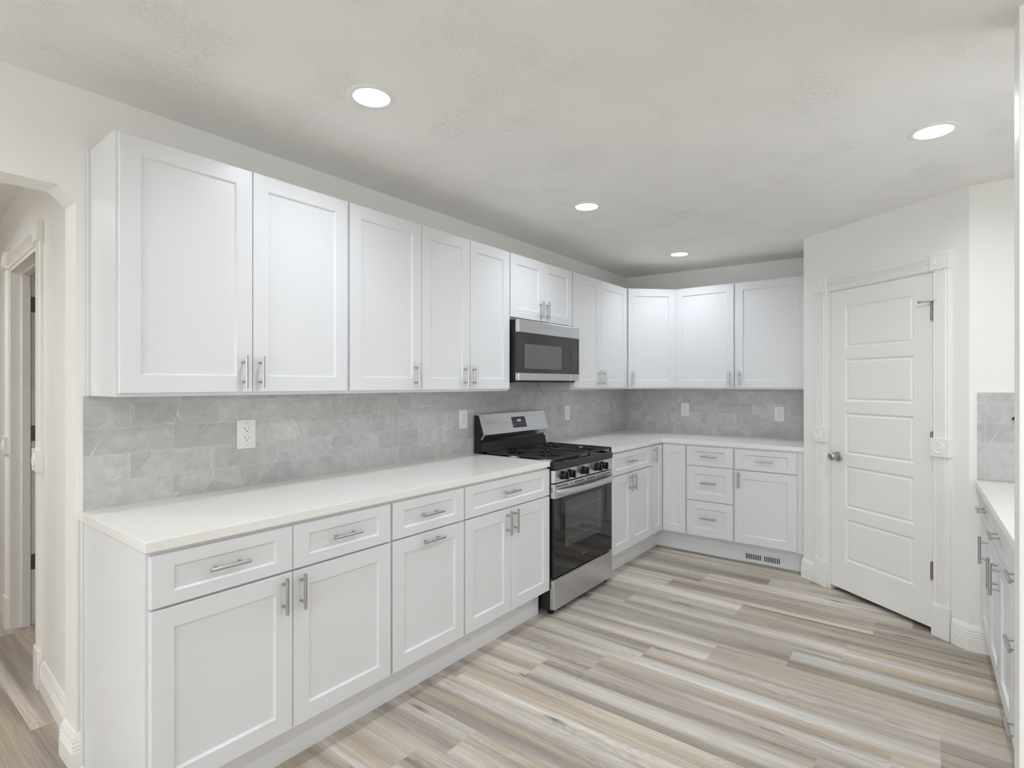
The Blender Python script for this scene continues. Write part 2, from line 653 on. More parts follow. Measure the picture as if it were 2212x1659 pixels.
# ------------------------------------------------------------------ floor: one mesh, one face per plank
def build_floor():
    L, Hh = 1.187, 0.2165
    known = {0: .984, 2: .648, 3: .893, 4: 1.11, 5: 1.253, 6: 1.52, 7: 1.851, 8: .873, 9: 1.483, 10: .97, 11: 1.14, 12: 1.52, 1: .59}
    X0, X1, Y0, Y1 = -4.3, 5.5, -4.3, 5.1
    vs, fs, uvs, ids = [], [], [], []
    r0 = int(math.floor((Y0 - 1.40) / Hh))
    r1 = int(math.ceil((Y1 - 1.40) / Hh))
    rnd = random.Random(21)
    for r in range(r0, r1 + 1):
        ya, yb = max(Y0, 1.40 + r * Hh), min(Y1, 1.40 + (r + 1) * Hh)
        if yb <= ya:
            continue
        off = known.get(r, rnd.random() * L)
        k = int(math.floor((X0 - off) / L))
        while off + k * L < X1:
            xa, xb = max(X0, off + k * L), min(X1, off + (k + 1) * L)
            i = len(vs)
            vs += [(xa, ya, 0), (xb, ya, 0), (xb, yb, 0), (xa, yb, 0)]
            fs.append((i, i + 1, i + 2, i + 3))
            flip = rnd.random() < 0.5
            du, dv = rnd.random() * 50, rnd.random() * 50
            for (x, y) in ((xa, ya), (xb, ya), (xb, yb), (xa, yb)):
                uu, vv = x - (off + k * L), y - (1.40 + r * Hh)
                if flip:
                    uu, vv = -uu, -vv
                uvs.append((uu + du, vv + dv))
            ids.append(rnd.random())
            k += 1
    me = bpy.data.meshes.new('floor')
    me.from_pydata(vs, [], fs)
    ul = me.uv_layers.new(name='plank')
    for i, c in enumerate(uvs):
        ul.data[i].uv = c
    a = me.attributes.new('plank_id', 'FLOAT', 'FACE')
    for i, c in enumerate(ids):
        a.data[i].value = c
    me.materials.append(M['floor'])
    o = bpy.data.objects.new('floor', me)
    COL.objects.link(o)
    o['kind'] = 'structure'


build_floor()
sub = MB().box(-4.3, 5.5, -4.3, 5.1, -0.12, -0.004)
struct('floor_slab', sub, M['trim'])

# ------------------------------------------------------------------ ceiling
zc0, zc1 = ceil_z(-0.14), ceil_z(5.55)
cm = MB().prism([(-0.14, zc0), (5.55, zc1), (5.55, 2.56), (-0.14, 2.56)], 'y', -4.3, 5.1)
struct('ceiling', cm, M['ceiling'])
struct('ceiling_hall', MB().box(-4.3, -0.14, -0.8, 2.3, 2.385, 2.56), M['ceiling'])

# ------------------------------------------------------------------ walls
WT = 2.50
OY0, OY1, OZ, CH = -0.62, 0.578, 2.074, 0.05     # opening to the hall, clipped upper corners
LW = (-3.5, -1.9, 0.75, 2.15)                    # made-up window behind the camera, added for daylight
w = MB()
w.prism([(LW[1], 0), (OY0, 0), (OY0, OZ - CH), (OY0 + CH, OZ), (OY1 - CH, OZ), (OY1, OZ - CH), (OY1, 0), (5.1, 0), (5.1, WT), (LW[1], WT)], 'x', -0.13, 0.0)
w.box(-0.13, 0.0, -4.3, LW[0], 0, WT)
w.box(-0.13, 0.0, LW[0], LW[1], 0, LW[2])
w.box(-0.13, 0.0, LW[0], LW[1], LW[3], WT)
struct('wall_left', w, M['wall'])
struct('wall_back', MB().box(-0.13, 3.4, YB, YB + 0.105, 0, WT), M['wall'])

# pantry: diagonal wall with the door opening
t2 = (PB - PA).normalized()
n2 = Vector((t2.y, -t2.x))       # toward the room
DIAG = math.atan2(t2.y, t2.x)
DS0, DS1, DZ1 = 0.222, 0.928, 2.000
DL = (PB - PA).length
Dm = Matrix.Translation((PA.x, PA.y, 0)) @ Matrix.Rotation(DIAG, 4, 'Z')   # local x along wall, -y to the room
w = MB()
w.M = Dm
w.prism([(0, 0), (DS0, 0), (DS0, DZ1), (DS1, DZ1), (DS1, 0), (DL, 0), (DL, WT), (0, WT)], 'y', 0.0, 0.10)
struct('wall_pantry', w, M['wall'])
struct('wall_pantry_side', MB().prism([(PA.x, PA.y), (PA.x + 0.10, PA.y + 0.02), (PA.x + 0.10, YB), (PA.x, YB)], 'z', 0, WT), M['wall'])
struct('wall_pantry_end', MB().prism([(PB.x, YR), (XR, YR), (XR, YR + 0.10), (PB.x + 0.05, YR + 0.10)], 'z', 0, WT), M['wall'])
KW = (2.24, 2.78, 1.12, 2.02)                    # unseen window, added over the right-hand worktop for its light
struct('wall_right', MB().box(XR, XR + 0.10, 2.10, KW[0], 0, WT).box(XR, XR + 0.10, KW[1], 5.1, 0, WT)
       .box(XR, XR + 0.10, KW[0], KW[1], 0, KW[2]).box(XR, XR + 0.10, KW[0], KW[1], KW[3], WT), M['wall'])
struct('wall_end', MB().box(2.603, 5.55, 2.007, 2.122, 0, WT), M['wall'], bevel=0.004)

# rest of the open-plan room behind the camera, with windows added to let daylight in
def window_wall(name, axis, at, thick, a0, a1, holes):
    """wall along x (axis 'y' extrude) or along y (axis 'x'), holes = [(a,b,z0,z1)]"""
    m = MB()
    cuts = sorted(holes)
    def slab(p, q, z0, z1):
        if axis == 'y':
            m.box(p, q, at, at + thick, z0, z1)
        else:
            m.box(at, at + thick, p, q, z0, z1)
    prev = a0
    for (p, q, z0, z1) in cuts:
        slab(prev, p, 0, WT)
        slab(p, q, 0, z0)
        slab(p, q, z1, WT)
        prev = q
    slab(prev, a1, 0, WT)
    return struct(name, m, M['wall'])


RW = [(0.5, 1.7, 0.85, 2.10), (3.0, 4.6, 0.85, 2.10)]  # invented openings in the rear wall, put in for daylight
SW = []
window_wall('wall_rear', 'y', -4.3, 0.12, -0.13, 5.55, RW)
window_wall('wall_far_right', 'x', 5.43, 0.12, -4.3, 2.12, SW)


def window(name, axis, at, p, q, z0, z1, sgn):  # builds only the added windows, none of them in view
    r = struct_root(name)
    fr = MB()
    fw = 0.05
    def bx(m, a, b, c, d, d0=0.03, d1=0.09):
        if axis == 'y':
            m.box(a, b, at + d0, at + d1, c, d)
        else:
            m.box(at + d0, at + d1, a, b, c, d)
    mid = (p + q) / 2
    bx(fr, p, p + fw, z0, z1)
    bx(fr, q - fw, q, z0, z1)
    bx(fr, p + fw, q - fw, z0, z0 + fw)
    bx(fr, p + fw, q - fw, z1 - fw, z1)
    bx(fr, mid - 0.03, mid + 0.03, z0 + fw, z1 - fw)
    obj('window_frame', fr, M['trim'], r)
    pn = MB()
    bx(pn, p + fw, mid - 0.03, z0 + fw, z1 - fw, 0.055, 0.061)
    bx(pn, mid + 0.03, q - fw, z0 + fw, z1 - fw, 0.055, 0.061)
    obj('window_pane', pn, M['pane'], r)
    ld = bpy.data.lights.new('window_portal', 'AREA')
    ld.shape = 'RECTANGLE'
    ld.size, ld.size_y = q - p, z1 - z0
    ld.cycles.is_portal = True
    lo = bpy.data.objects.new('window_portal', ld)
    COL.objects.link(lo)
    if axis == 'y':
        lo.location = (mid, at + 0.015, (z0 + z1) / 2)
        lo.rotation_euler = (R(90), 0, 0) if sgn > 0 else (R(-90), 0, 0)
    else:
        lo.location = (at + (0.105 if sgn < 0 else 0.015), mid, (z0 + z1) / 2)
        lo.rotation_euler = (R(90), 0, R(90)) if sgn < 0 else (R(90), 0, R(-90))


for i, h in enumerate(RW):
    window('window_%d' % (i + 1), 'y', -4.3, *h, 1)
window('window_3', 'x', -0.13, *LW, 1)
window('window_4', 'x', XR, *KW, -1)

# hall beyond the opening
HR = -math.atan(0.048)
HM = Matrix.Translation((-0.13, 0.612, 0)) @ Matrix.Rotation(HR, 4, 'Z')
HN, HF = -0.725, -1.552          # door opening in local x
w = MB()
w.M = HM
w.prism([(-4.2, 0), (HF, 0), (HF, 2.022), (HN, 2.022), (HN, 0), (0.0, 0), (0.0, WT), (-4.2, WT)], 'y', 0.0, 0.115)
struct('wall_hall_right', w, M['wall'])
struct('wall_hall_left', MB().box(-4.3, -0.13, -0.78, -0.66, 0, WT), M['wall'])
struct('wall_hall_end', MB().box(-4.3, -4.2, -0.8, 2.3, 0, WT), M['wall'])
struct('wall_bedroom', MB().box(-4.3, -0.13, 2.2, 2.3, 0, WT), M['wall'])

# ------------------------------------------------------------------ baseboards
BP = [(0, 0), (0.016, 0), (0.016, 0.066), (0.012, 0.071), (0.0155, 0.076), (0.0155, 0.079), (0.012, 0.084), (0.015, 0.089),
      (0.015, 0.092), (0.0115, 0.097), (0.0135, 0.103), (0.0105, 0.116), (0.004, 0.131), (0, 0.131)]


def wpt(mt, x, y):
    p = mt @ Vector((x, y, 0))
    return (p.x, p.y)


# path runs so that the room is on its right
struct('baseboard_hall', MB().sweep([wpt(HM, HN + 0.105, 0), wpt(HM, 0.0, 0)], BP), M['trim'])
struct('baseboard_left', MB().sweep([(-0.13, 0.612), (-0.13, OY1), (0.0, OY1), (0.0, 0.602)], BP), M['trim'])
pa1 = PA + t2 * 0.104
struct('baseboard_pantry', MB().sweep([(PA.x, PA.y + 0.055), (PA.x, PA.y), (pa1.x, pa1.y)], BP), M['trim'])
pb0 = PA + t2 * 1.026
struct('baseboard_end', MB().sweep([(pb0.x, pb0.y), (PB.x, PB.y), (2.66, YR)], BP), M['trim'])


# ------------------------------------------------------------------ door casings with rosettes and plinths
def flute_profile(wd, th):
    """cross-section of a fluted casing: across w, proud by th"""
    pts = [(0, 0), (0, th * 0.62), (0.006, th * 0.8), (0.010, th * 0.62), (0.016, th * 0.62), (0.020, th)]
    n = 4
    a, b = 0.024, wd - 0.024
    st = (b - a) / n
    for i in range(n):
        x = a + i * st
        pts += [(x + st * 0.12, th), (x + st * 0.32, th * 0.66), (x + st * 0.68, th * 0.66), (x + st * 0.88, th)]
    pts += [(wd - 0.020, th), (wd - 0.016, th * 0.62), (wd - 0.010, th * 0.62), (wd - 0.006, th * 0.8), (wd, th * 0.62), (wd, 0)]
    return pts


def casing(root, Mx, s0, s1, z0, z1, name):
    m = MB()
    m.M = Mx
    m.prism([(s0 + x, -y) for x, y in flute_profile(s1 - s0, 0.018)], 'z', z0, z1)
    return obj(name, m, M['trim'], root)


def rosette(root, Mx, s0, s1, z0, z1, th=0.027):
    m = MB()
    m.M = Mx
    m.box(s0, s1, -th, 0, z0, z1)
    b = obj('rosette_block', m, M['trim'], root, bevel=0.002)
    c = ((s0 + s1) / 2, -th, (z0 + z1) / 2)
    m = MB()
    m.M = Mx
    m.lathe([(0.031, 0.001), (0.031, -0.002), (0.028, -0.0045), (0.025, -0.002), (0.020, 0.0005), (0.017, -0.003), (0.014, -0.004),
             (0.011, -0.001), (0.008, 0.0), (0.0065, -0.004), (0.003, -0.0062), (0.0, -0.0066)], c, (0, 1, 0), 28)
    obj('bullseye', m, M['trim'], b, smooth=True)


def door_trim(root, Mx, a0, a1, b0, b1, zt, zm, depth=0.10, jamb=True, mids=True):
    """casing legs a0..a1 and b0..b1, head between; zt = underside of head casing"""
    rt = zt + 0.094
    for (p, q) in ((a0, a1), (b0, b1)):
        casing(root, Mx, p + 0.004, q - 0.004, 0.178, zm - 0.048, 'casing_leg')
        casing(root, Mx, p + 0.004, q - 0.004, zm + 0.048, zt, 'casing_leg')
        m = MB()
        m.M = Mx
        m.box(p, q, -0.023, 0, 0, 0.178)
        obj('plinth_block', m, M['trim'], root, bevel=0.003)
        rosette(root, Mx, p - 0.003, q + 0.003, zm - 0.05, zm + 0.05)
        rosette(root, Mx, p - 0.003, q + 0.003, zt - 0.002, rt)
    m = MB()
    m.M = Mx
    m.prism([(-y, zt + x) for x, y in flute_profile(0.088, 0.018)], 'x', a1 + 0.003, b0 - 0.003)
    obj('head_casing', m, M['trim'], root)


pt = struct_root('trim_1', (PA.x, PA.y, 0), DIAG, 'fluted white casing around the closed pantry door')
door_trim(pt, Dm, 0.112, 0.214, 0.925, 1.021, 1.999, 1.031)
m = MB()
m.M = Dm
m.box(0.2225, 0.232, -0.004, 0.1, 0, 1.997)
m.box(0.920, 0.9275, 0.004, 0.1, 0, 1.997)
m.box(0.232, 0.920, 0.002, 0.1, 1.992, 1.9995)
obj('door_jamb', m, M['trim'], pt)

ht = struct_root('trim_2', (-0.13, 0.612, 0), HR, 'white cased doorway in the hall at the left edge')
door_trim(ht, HM, HF - 0.10, HF - 0.004, HN + 0.004, HN + 0.10, 2.022, 1.03)
m = MB()
m.M = HM
m.box(HF, HF + 0.018, -0.004, 0.118, 0, 2.004)
m.box(HN - 0.018, HN, -0.004, 0.118, 0, 2.004)
m.box(HF, HN, -0.004, 0.118, 2.004, 2.022)
m.box(HF + 0.018, HF + 0.03, 0.045, 0.08, 0, 1.992)
m.box(HN - 0.03, HN - 0.018, 0.045, 0.08, 0, 1.992)
m.box(HF + 0.018, HN - 0.018, 0.045, 0.08, 1.992, 2.004)
obj('door_jamb', m, M['trim'], ht)
for z in (1.83, 1.094, 0.358):
    m = MB()
    m.M = HM
    m.box(HF + 0.0185, HF + 0.021, 0.084, 0.118, z - 0.044, z + 0.044)
    m.tube((HF + 0.0235, 0.121, z - 0.044), (HF + 0.0235, 0.121, z + 0.044), 0.006, n=12)
    obj('hinge_leaf', m, M['dark_metal'], ht)

# ------------------------------------------------------------------ pantry door
pd = struct_root('door_1', (PA.x, PA.y, 0), DIAG, 'closed white five-panel pantry door')


def panel_door(mb, s0, s1, z0, z1, panels, ps0, ps1, y, t):
    """slab with raised-field panels: built as a grid of frames plus sunk mouldings"""
    zs = sorted(panels)
    mb.box(s0, ps0, y, y + t, z0, z1)
    mb.box(ps1, s1, y, y + t, z0, z1)
    prev = z0
    for a, b in zs:
        mb.box(ps0, ps1, y, y + t, prev, a)
        prev = b
    mb.box(ps0, ps1, y, y + t, prev, z1)
    for a, b in zs:
        prof = [(0.0, 0.0), (0.003, 0.0045), (0.010, 0.009), (0.014, 0.009), (0.022, 0.003), (0.027, 0.0025)]
        vs, fs = [], []
        for i, dp in prof:
            vs += [(ps0 + i, y + dp, a + i), (ps1 - i, y + dp, a + i), (ps1 - i, y + dp, b - i), (ps0 + i, y + dp, b - i)]
        for k in range(len(prof) - 1):
            for i in range(4):
                j = (i + 1) % 4
                fs.append((k * 4 + i, k * 4 + j, (k + 1) * 4 + j, (k + 1) * 4 + i))
        L = (len(prof) - 1) * 4
        fs.append((L, L + 1, L + 2, L + 3))
        mb.add(vs, fs)


m = MB()
m.M = Dm
panel_door(m, 0.2345, 0.918, 0.030, 1.990,
           [(1.612, 1.884), (1.263, 1.539), (0.919, 1.190), (0.572, 0.844), (0.227, 0.497)], 0.347, 0.809, 0.002, 0.035)
obj('door_slab', m, M['door'], pd)
m = MB()
m.M = Dm
m.lathe([(0.032, 0.003), (0.032, -0.003), (0.027, -0.007), (0.013, -0.010), (0.0115, -0.030), (0.017, -0.036), (0.0255, -0.043),
         (0.0275, -0.052), (0.0255, -0.062), (0.018, -0.068), (0.0, -0.0695)], (0.297, 0.0, 0.898), (0, 1, 0), 36)
kn = obj('door_knob', m, M['nickel'], pd, smooth=True, label='round satin nickel knob')
for z in (1.778, 1.062, 0.347):
    m = MB()
    m.M = Dm
    m.tube((0.9195, -0.007, z - 0.046), (0.9195, -0.007, z + 0.046), 0.0068, n=14)
    for q in (-0.046, 0.046):
        m.lathe([(0.005, 0), (0.006, 0.003), (0.002, 0.006)], (0.9195, -0.007, z + q), (0, 0, 1 if q > 0 else -1), 12)
    m.box(0.905, 0.9195, -0.0005, 0.003, z - 0.044, z + 0.044)
    obj('hinge', m, M['dark_metal'], pd, smooth=True)
m = MB()
m.M = Dm
m.lathe([(0.0, -0.002), (0.015, 0), (0.015, 0.004), (0.0, 0.005)], (0.9195, -0.010, 1.829), (0, 0, 1), 16)
m.tube((0.912, -0.014, 1.832), (0.868, -0.030, 1.832), 0.0035, n=10)
m.tube((0.870, -0.029, 1.832), (0.860, -0.033, 1.832), 0.007, n=12)
m.tube((0.925, -0.014, 1.832), (0.940, -0.026, 1.832), 0.0045, n=10)
obj('door_stop', m, M['nickel'], pd, smooth=True, label='hinge pin stop with white tip')

# ------------------------------------------------------------------ tile backsplashes
M['tile_left'] = tile_mat('tile_left', 1, 0.597, CT)
M['tile_back'] = tile_mat('tile_back', 0, 0.8915 - 0.2915, CT)
M['tile_right'] = tile_mat('tile_right', 0, 2.627, 0.8835)
TT = 0.008
o = obj('tile_backsplash', MB().prism([(0.597, CT), (YB - TT, CT), (YB - TT, UB - 0.0005), (3.462, UB - 0.0005), (3.462, 1.3855), (2.704, 1.3855),
                                       (2.704, UB - 0.0005), (0.597, UB - 0.0005)], 'x', 0.0008, TT), M['tile_left'])
tag(o, 'long grey stone tile backsplash on the left wall behind the stove', 'backsplash')
e = obj('edge_trim', MB().box(0.0008, TT + 0.001, 0.5885, 0.597, CT, UB - 0.0005), M['trim'], o, local=True)
o = obj('tile_backsplash', MB().box(TT + 0.0005, PA.x - 0.0005, YB - TT, YB - 0.0008, CT, UB - 0.0005), M['tile_back'])
tag(o, 'grey stone tile backsplash on the back wall beside the pantry', 'backsplash')
o = obj('tile_backsplash', MB().box(2.596, XR, YR - TT, YR, 0.8845, 1.3325), M['tile_right'])
tag(o, 'short grey tile backsplash to the right of the pantry door', 'backsplash')
obj('edge_trim', MB().add([], []).box(2.5905, 2.596, YR - TT - 0.001, YR, 0.8845, 1.337).box(2.596, XR, YR - TT - 0.001, YR, 1.3325, 1.337), M['trim'], o, local=True)

# ------------------------------------------------------------------ worktops
o = obj('countertop', MB().box(0.001, XC, 0.5875, 2.678, CT - 0.0315, CT), M['quartz'], bevel=0.0016)
tag(o, 'long pale speckled quartz countertop left of the stove', 'countertop')
yl = YB - XC
o = obj('countertop', MB().prism([(0.001, 3.432), (XC, 3.432), (XC, yl), (PA.x - 0.001, yl), (PA.x - 0.001, YB - 0.001), (0.001, YB - 0.001)], 'z', CT - 0.0315, CT),
        M['quartz'], bevel=0.0016)
tag(o, 'pale quartz corner countertop right of the stove, ending at the pantry', 'countertop')


# ------------------------------------------------------------------ cabinets
RX = 0.067


def pull(parent, x, z, vertical, length=0.125, cc=0.076, y=0.0, out=0.030):
    """bar pull in the cabinet's local frame (front at y, room towards -y)"""
    m = MB()
    if vertical:
        m.tube((x, y - out, z - length / 2), (x, y - out, z + length / 2), 0.0060, n=16)
        ps = [(x, z - cc / 2), (x, z + cc / 2)]
    else:
        m.tube((x - length / 2, y - out, z), (x + length / 2, y - out, z), 0.0060, n=16)
        ps = [(x - cc / 2, z), (x + cc / 2, z)]
    for px, pz in ps:
        m.tube((px, y + 0.0005, pz), (px, y - out, pz), 0.0045, n=12)
    return obj('handle', m, M['nickel'], parent, local=True, smooth=True)


def cabinet(name, label, cat, loc, rotz, w, z0, z1, depth, fronts, toe=0.0, group=None, side=(0.0, 0.0), toe_x=None, carc_front=0.0195):
    """local frame: x along the front, y=0 the face of the doors, +y into the wall; loc at floor height"""
    root = thing(name, label, cat, loc, rotz, group)
    m = MB()
    m.box(side[0], w - side[1], carc_front + 0.0005, depth, z0, z1)
    obj('carcass', m, M['cabinet'], root, local=True, bevel=0.001)
    if toe:
        m = MB()
        tx = toe_x or (-0.0002, w + 0.0002)
        m.box(tx[0], tx[1], toe, toe + 0.018, 0.0, z0 - 0.0005)
        obj('toe_kick', m, M['cabinet'], root, local=True)
    for f in fronts:
        kind, a, b, c, d = f['t'], *f['r']
        rz = f.get('rz', RX)
        rx = f.get('rx', RX)
        m = MB()
        m.shaker(a, b, c, d, rx, rz)
        fr = obj('drawer_front' if kind == 'w' else 'door', m, M['cabinet'], root, local=True)
        for h in f.get('h', []):
            pull(fr, h[0], h[1], h[2])
    return root


UPG = 'white shaker wall cabinets'
BPG = 'white shaker base cabinets'
P90 = math.pi / 2


def up_left(label, y0, y1, doors, z0=UB, group=UPG):
    """doors: [(ya, yb, handle_y)] in world y; on the left wall, facing +x"""
    fr = []
    for ya, yb, hy in doors:
        hz = (z0 + 0.0125) + 0.0765
        fr.append(dict(t='d', r=(ya - y0, yb - y0, z0 + 0.0125, 2.2085), h=[(hy - y0, hz, True)]))
    return cabinet('wall_cabinet', label, 'wall cabinet', (XU, y0, 0), P90, y1 - y0, z0, UT, XU - 0.002, fr, group=group)


c1 = up_left('large two-door wall cabinet at the near left end of the row', 0.6135, 1.5075, [(0.620, 1.0617, 1.0245), (1.0648, 1.5005, 1.0905)])
m = MB()
m.box(-0.006, -0.0005, XU - 0.024, XU - 0.003, UB, UT)
obj('scribe_moulding', m, M['cabinet'], c1, local=True)
up_left('single-door wall cabinet with one handle, between two double wall cabinets', 1.508, 1.9553, [(1.515, 1.9543, 1.9115)])
up_left('tall two-door wall cabinet directly left of the microwave', 1.9558, 2.7055, [(1.9575, 2.3307, 2.2835), (2.3337, 2.7005, 2.3585)])
up_left('short two-door wall cabinet above the microwave', 2.706, 3.4595, [(2.710, 3.0845, 3.036), (3.0875, 3.451, 3.109)], z0=1.789)
up_left('narrow two-door wall cabinet just right of the microwave', 3.460, 4.3845, [(3.472, 3.8925, 3.853), (3.8955, 4.362, 3.926)])

# diagonal corner wall cabinet
cx0, cy0 = XU - 0.0195, 4.385
dlen = (0.61 - cx0) * math.sqrt(2)
root = thing('corner_cabinet', 'angled single-door wall cabinet in the far corner', 'wall cabinet', (cx0, cy0, 0), P90 / 2, UPG)
m = MB()
m.prism([(0.002, cy0), (cx0, cy0), (0.61, cy0 + 0.61 - cx0), (0.61, YB - 0.002), (0.002, YB - 0.002)], 'z', UB, UT)
obj('carcass', m, M['cabinet'], root, bevel=0.001)
m = MB()
m.shaker(0.014, dlen - 0.010, UB + 0.0125, 2.2085, RX, RX, y=-0.020)
d = obj('door', m, M['cabinet'], root, local=True)
pull(d, 0.052, UB + 0.089, True, y=-0.020)


def up_back(label, x0, x1, doors, side=(0, 0)):
    fr = []
    for a, b, h in doors:
        fr.append(dict(t='d', r=(a - x0, b - x0, UB + 0.0125, 2.2085), h=[(h - x0, UB + 0.089, True)]))
    return cabinet('wall_cabinet', label, 'wall cabinet', (x0, YB - XU, 0), 0, x1 - x0, UB, UT, XU - 0.002, fr, group=UPG)


up_back('single-door wall cabinet right of the angled corner one, handle at its right', 0.6105, 1.1155, [(0.615, 1.111, 1.080)])
cE = up_back('last single-door wall cabinet, against the pantry wall', 1.116, 1.686, [(1.121, 1.640, 1.160)])

ZS0, ZS1, ZW = 0.711, 0.7185, 0.873      # door top, drawer bottom, drawer top
ZD = 0.157


def base_left(label, y0, y1, fronts, toe_x=None):
    fr = []
    for f in fronts:
        g = dict(f)
        a, b, c, d = f['r']
        g['r'] = (a - y0, b - y0, c, d)
        g['h'] = [(h[0] - y0, h[1], h[2]) for h in f.get('h', [])]
        fr.append(g)
    return cabinet('base_cabinet', label, 'base cabinet', (XB, y0, 0), P90, y1 - y0, 0.145, CT - 0.032, XB - 0.004, fr, toe=XB - 0.551, group=BPG, toe_x=toe_x)


b1 = base_left('two-door base cabinet with two drawers at the near left end', 0.5985, 1.4872, [
    dict(t='w', r=(0.6025, 1.0437, ZS1, ZW), rz=0.045, h=[(0.819, 0.799, False)]),
    dict(t='w', r=(1.0467, 1.4845, ZS1, ZW), rz=0.045, h=[(1.2575, 0.800, False)]),
    dict(t='d', r=(0.6025, 1.0437, ZD, ZS0), h=[(1.007, 0.640, True)]),
    dict(t='d', r=(1.0467, 1.4845, ZD, ZS0), h=[(1.0755, 0.638, True)])])
m = MB()
m.prism([(0.0205, 0.0), (XB - 0.005, 0.0), (XB - 0.005, CT - 0.033), (0.0205, CT - 0.033), (0.0205, 0.145)], 'x', -0.0042, -0.0002)
o_ = obj('end_panel', MB().prism([(0.075, 0.0), (XB - 0.005, 0.0), (XB - 0.005, CT - 0.033), (0.0205, CT - 0.033), (0.0205, 0.145), (0.075, 0.145)], 'x', -0.0045, -0.0003),
         M['cabinet'], b1, local=True)
obj('scribe_moulding', MB().box(-0.0095, -0.005, XB - 0.030, XB - 0.006, 0.0, CT - 0.033), M['cabinet'], b1, local=True)
obj('shoe_moulding', MB().prism([(-0.005, 0.0), (-0.016, 0.0), (-0.015, 0.010), (-0.011, 0.016), (-0.005, 0.019)], 'y', 0.075, XB - 0.02), M['cabinet'], b1, local=True)

base_left('single base cabinet with a horizontal pull on its door, under one drawer', 1.4877, 1.9369, [
    dict(t='w', r=(1.4965, 1.9338, ZS1, ZW), rz=0.045, h=[(1.706, 0.797, False)]),
    dict(t='d', r=(1.4965, 1.9338, ZD, ZS0), h=[(1.714, 0.677, False)])])
base_left('two-door base cabinet with one wide drawer directly left of the stove', 1.9374, 2.677, [
    dict(t='w', r=(1.9425, 2.6735, ZS1, ZW), rz=0.045, h=[(2.29, 0.803, False)]),
    dict(t='d', r=(1.9425, 2.3035, ZD, ZS0), h=[(2.268, 0.638, True)]),
    dict(t='d', r=(2.3065, 2.6735, ZD, ZS0), h=[(2.330, 0.640, True)])], toe_x=(0.0, 0.728))
base_left('two-door base cabinet with one drawer directly right of the stove', 3.440, 4.152, [
    dict(t='w', r=(3.462, 4.1465, ZS1, ZW), rz=0.045, h=[(3.751, 0.801, False)]),
    dict(t='d', r=(3.462, 3.783, ZD, ZS0), h=[(3.739, 0.641, True)]),
    dict(t='d', r=(3.786, 4.1465, ZD, ZS0), h=[(3.803, 0.642, True)])])

# corner base cabinet with a folding two-leaf door
yb = YB - XB
root = thing('corner_cabinet', 'corner base cabinet with an L-folded door and one vertical handle', 'base cabinet', (XB, 4.1525, 0), P90, BPG)
f_ = 0.020
m = MB()
m.prism([(0.004, 4.1525), (XB - f_, 4.1525), (XB - f_, yb + f_), (0.826, yb + f_), (0.826, YB - 0.004), (0.004, YB - 0.004)], 'z', 0.145, CT - 0.032)
obj('carcass', m, M['cabinet'], root, bevel=0.001)
m = MB()
m.prism([(0.533, 4.1525), (0.551, 4.1525), (0.551, yb + 0.0758), (0.826, yb + 0.0758), (0.826, yb + 0.0938), (0.533, yb + 0.0938)], 'z', 0, 0.1445)
obj('toe_kick', m, M['cabinet'], root)
m = MB()
m.shaker(4.161 - 4.1525, yb - 0.001 - 4.1525, ZD, ZW, 0.070, RX)
d = obj('door', m, M['cabinet'], root, local=True)
pull(d, 4.1915 - 4.1525, 0.802, True)
m = MB()
m.M = Matrix.Translation((0, yb, 0))
m.shaker(XB + 0.003, 0.8195, ZD, ZW, 0.063, RX)
obj('door', m, M['cabinet'], root)


def base_back(label, x0, x1, fronts, w_extra=0.0):
    fr = []
    for f in fronts:
        g = dict(f)
        a, b, c, d = f['r']
        g['r'] = (a - x0, b - x0, c, d)
        g['h'] = [(h[0] - x0, h[1], h[2]) for h in f.get('h', [])]
        fr.append(g)
    return cabinet('base_cabinet', label, 'base cabinet', (x0, yb, 0), 0, x1 - x0, 0.145, CT - 0.032, XB - 0.004, fr, toe=0.0758, group=BPG)


base_back('three-drawer base cabinet on the back wall', 0.8265, 1.2005, [
    dict(t='w', r=(0.8345, 1.194, ZS1, ZW), rz=0.045, h=[(1.0155, 0.799, False)]),
    dict(t='w', r=(0.8345, 1.194, 0.440, 0.7145), h=[(1.014, 0.587, False)]),
    dict(t='w', r=(0.8345, 1.194, ZD, 0.435), h=[(1.0105, 0.306, False)])])
bE = base_back('single-door base cabinet with a drawer, against the pantry', 1.201, 1.686, [
    dict(t='w', r=(1.2085, 1.640, ZS1, ZW), rz=0.045, h=[(1.424, 0.796, False)]),
    dict(t='d', r=(1.2085, 1.640, ZD, ZS0), h=[(1.240, 0.639, True)])])

# toe-kick register
rg = thing('vent_register', 'white slotted air register in the toe kick near the pantry', 'vent', (1.392, yb + 0.0755, 0.003), 0)
m = MB()
m.box(-0.146, 0.146, -0.004, -0.0002, 0.0, 0.078)
fp = obj('face_plate', m, M['cabinet'], rg, local=True, bevel=0.002)
for k in range(9):
    for sx in (-1, 1):
        x = sx * (0.0145 + k * 0.0128)
        obj('louvre_slot', MB().box(x - 0.0036, x + 0.0036, -0.0046, -0.0035, 0.022, 0.062), M['slot'], fp, local=True)
for sx in (-1, 1):
    m = MB()
    m.lathe([(0.0035, 0), (0.003, -0.0012), (0.0, -0.0016)], (sx * 0.135, -0.004, 0.042), (0, 1, 0), 12)
    obj('screw', m, M['alu'], rg, local=True)

# right run, glancing view: faces -x
RROT = -P90 + 0.0149
RO = Vector((2.614, YR - 0.0125))             # door plane at the wall
RCT = 0.8845
RM = Matrix.Translation((RO.x, RO.y, 0)) @ Matrix.Rotation(RROT, 4, 'Z')
dz = RCT - CT
RLEN = 1.53


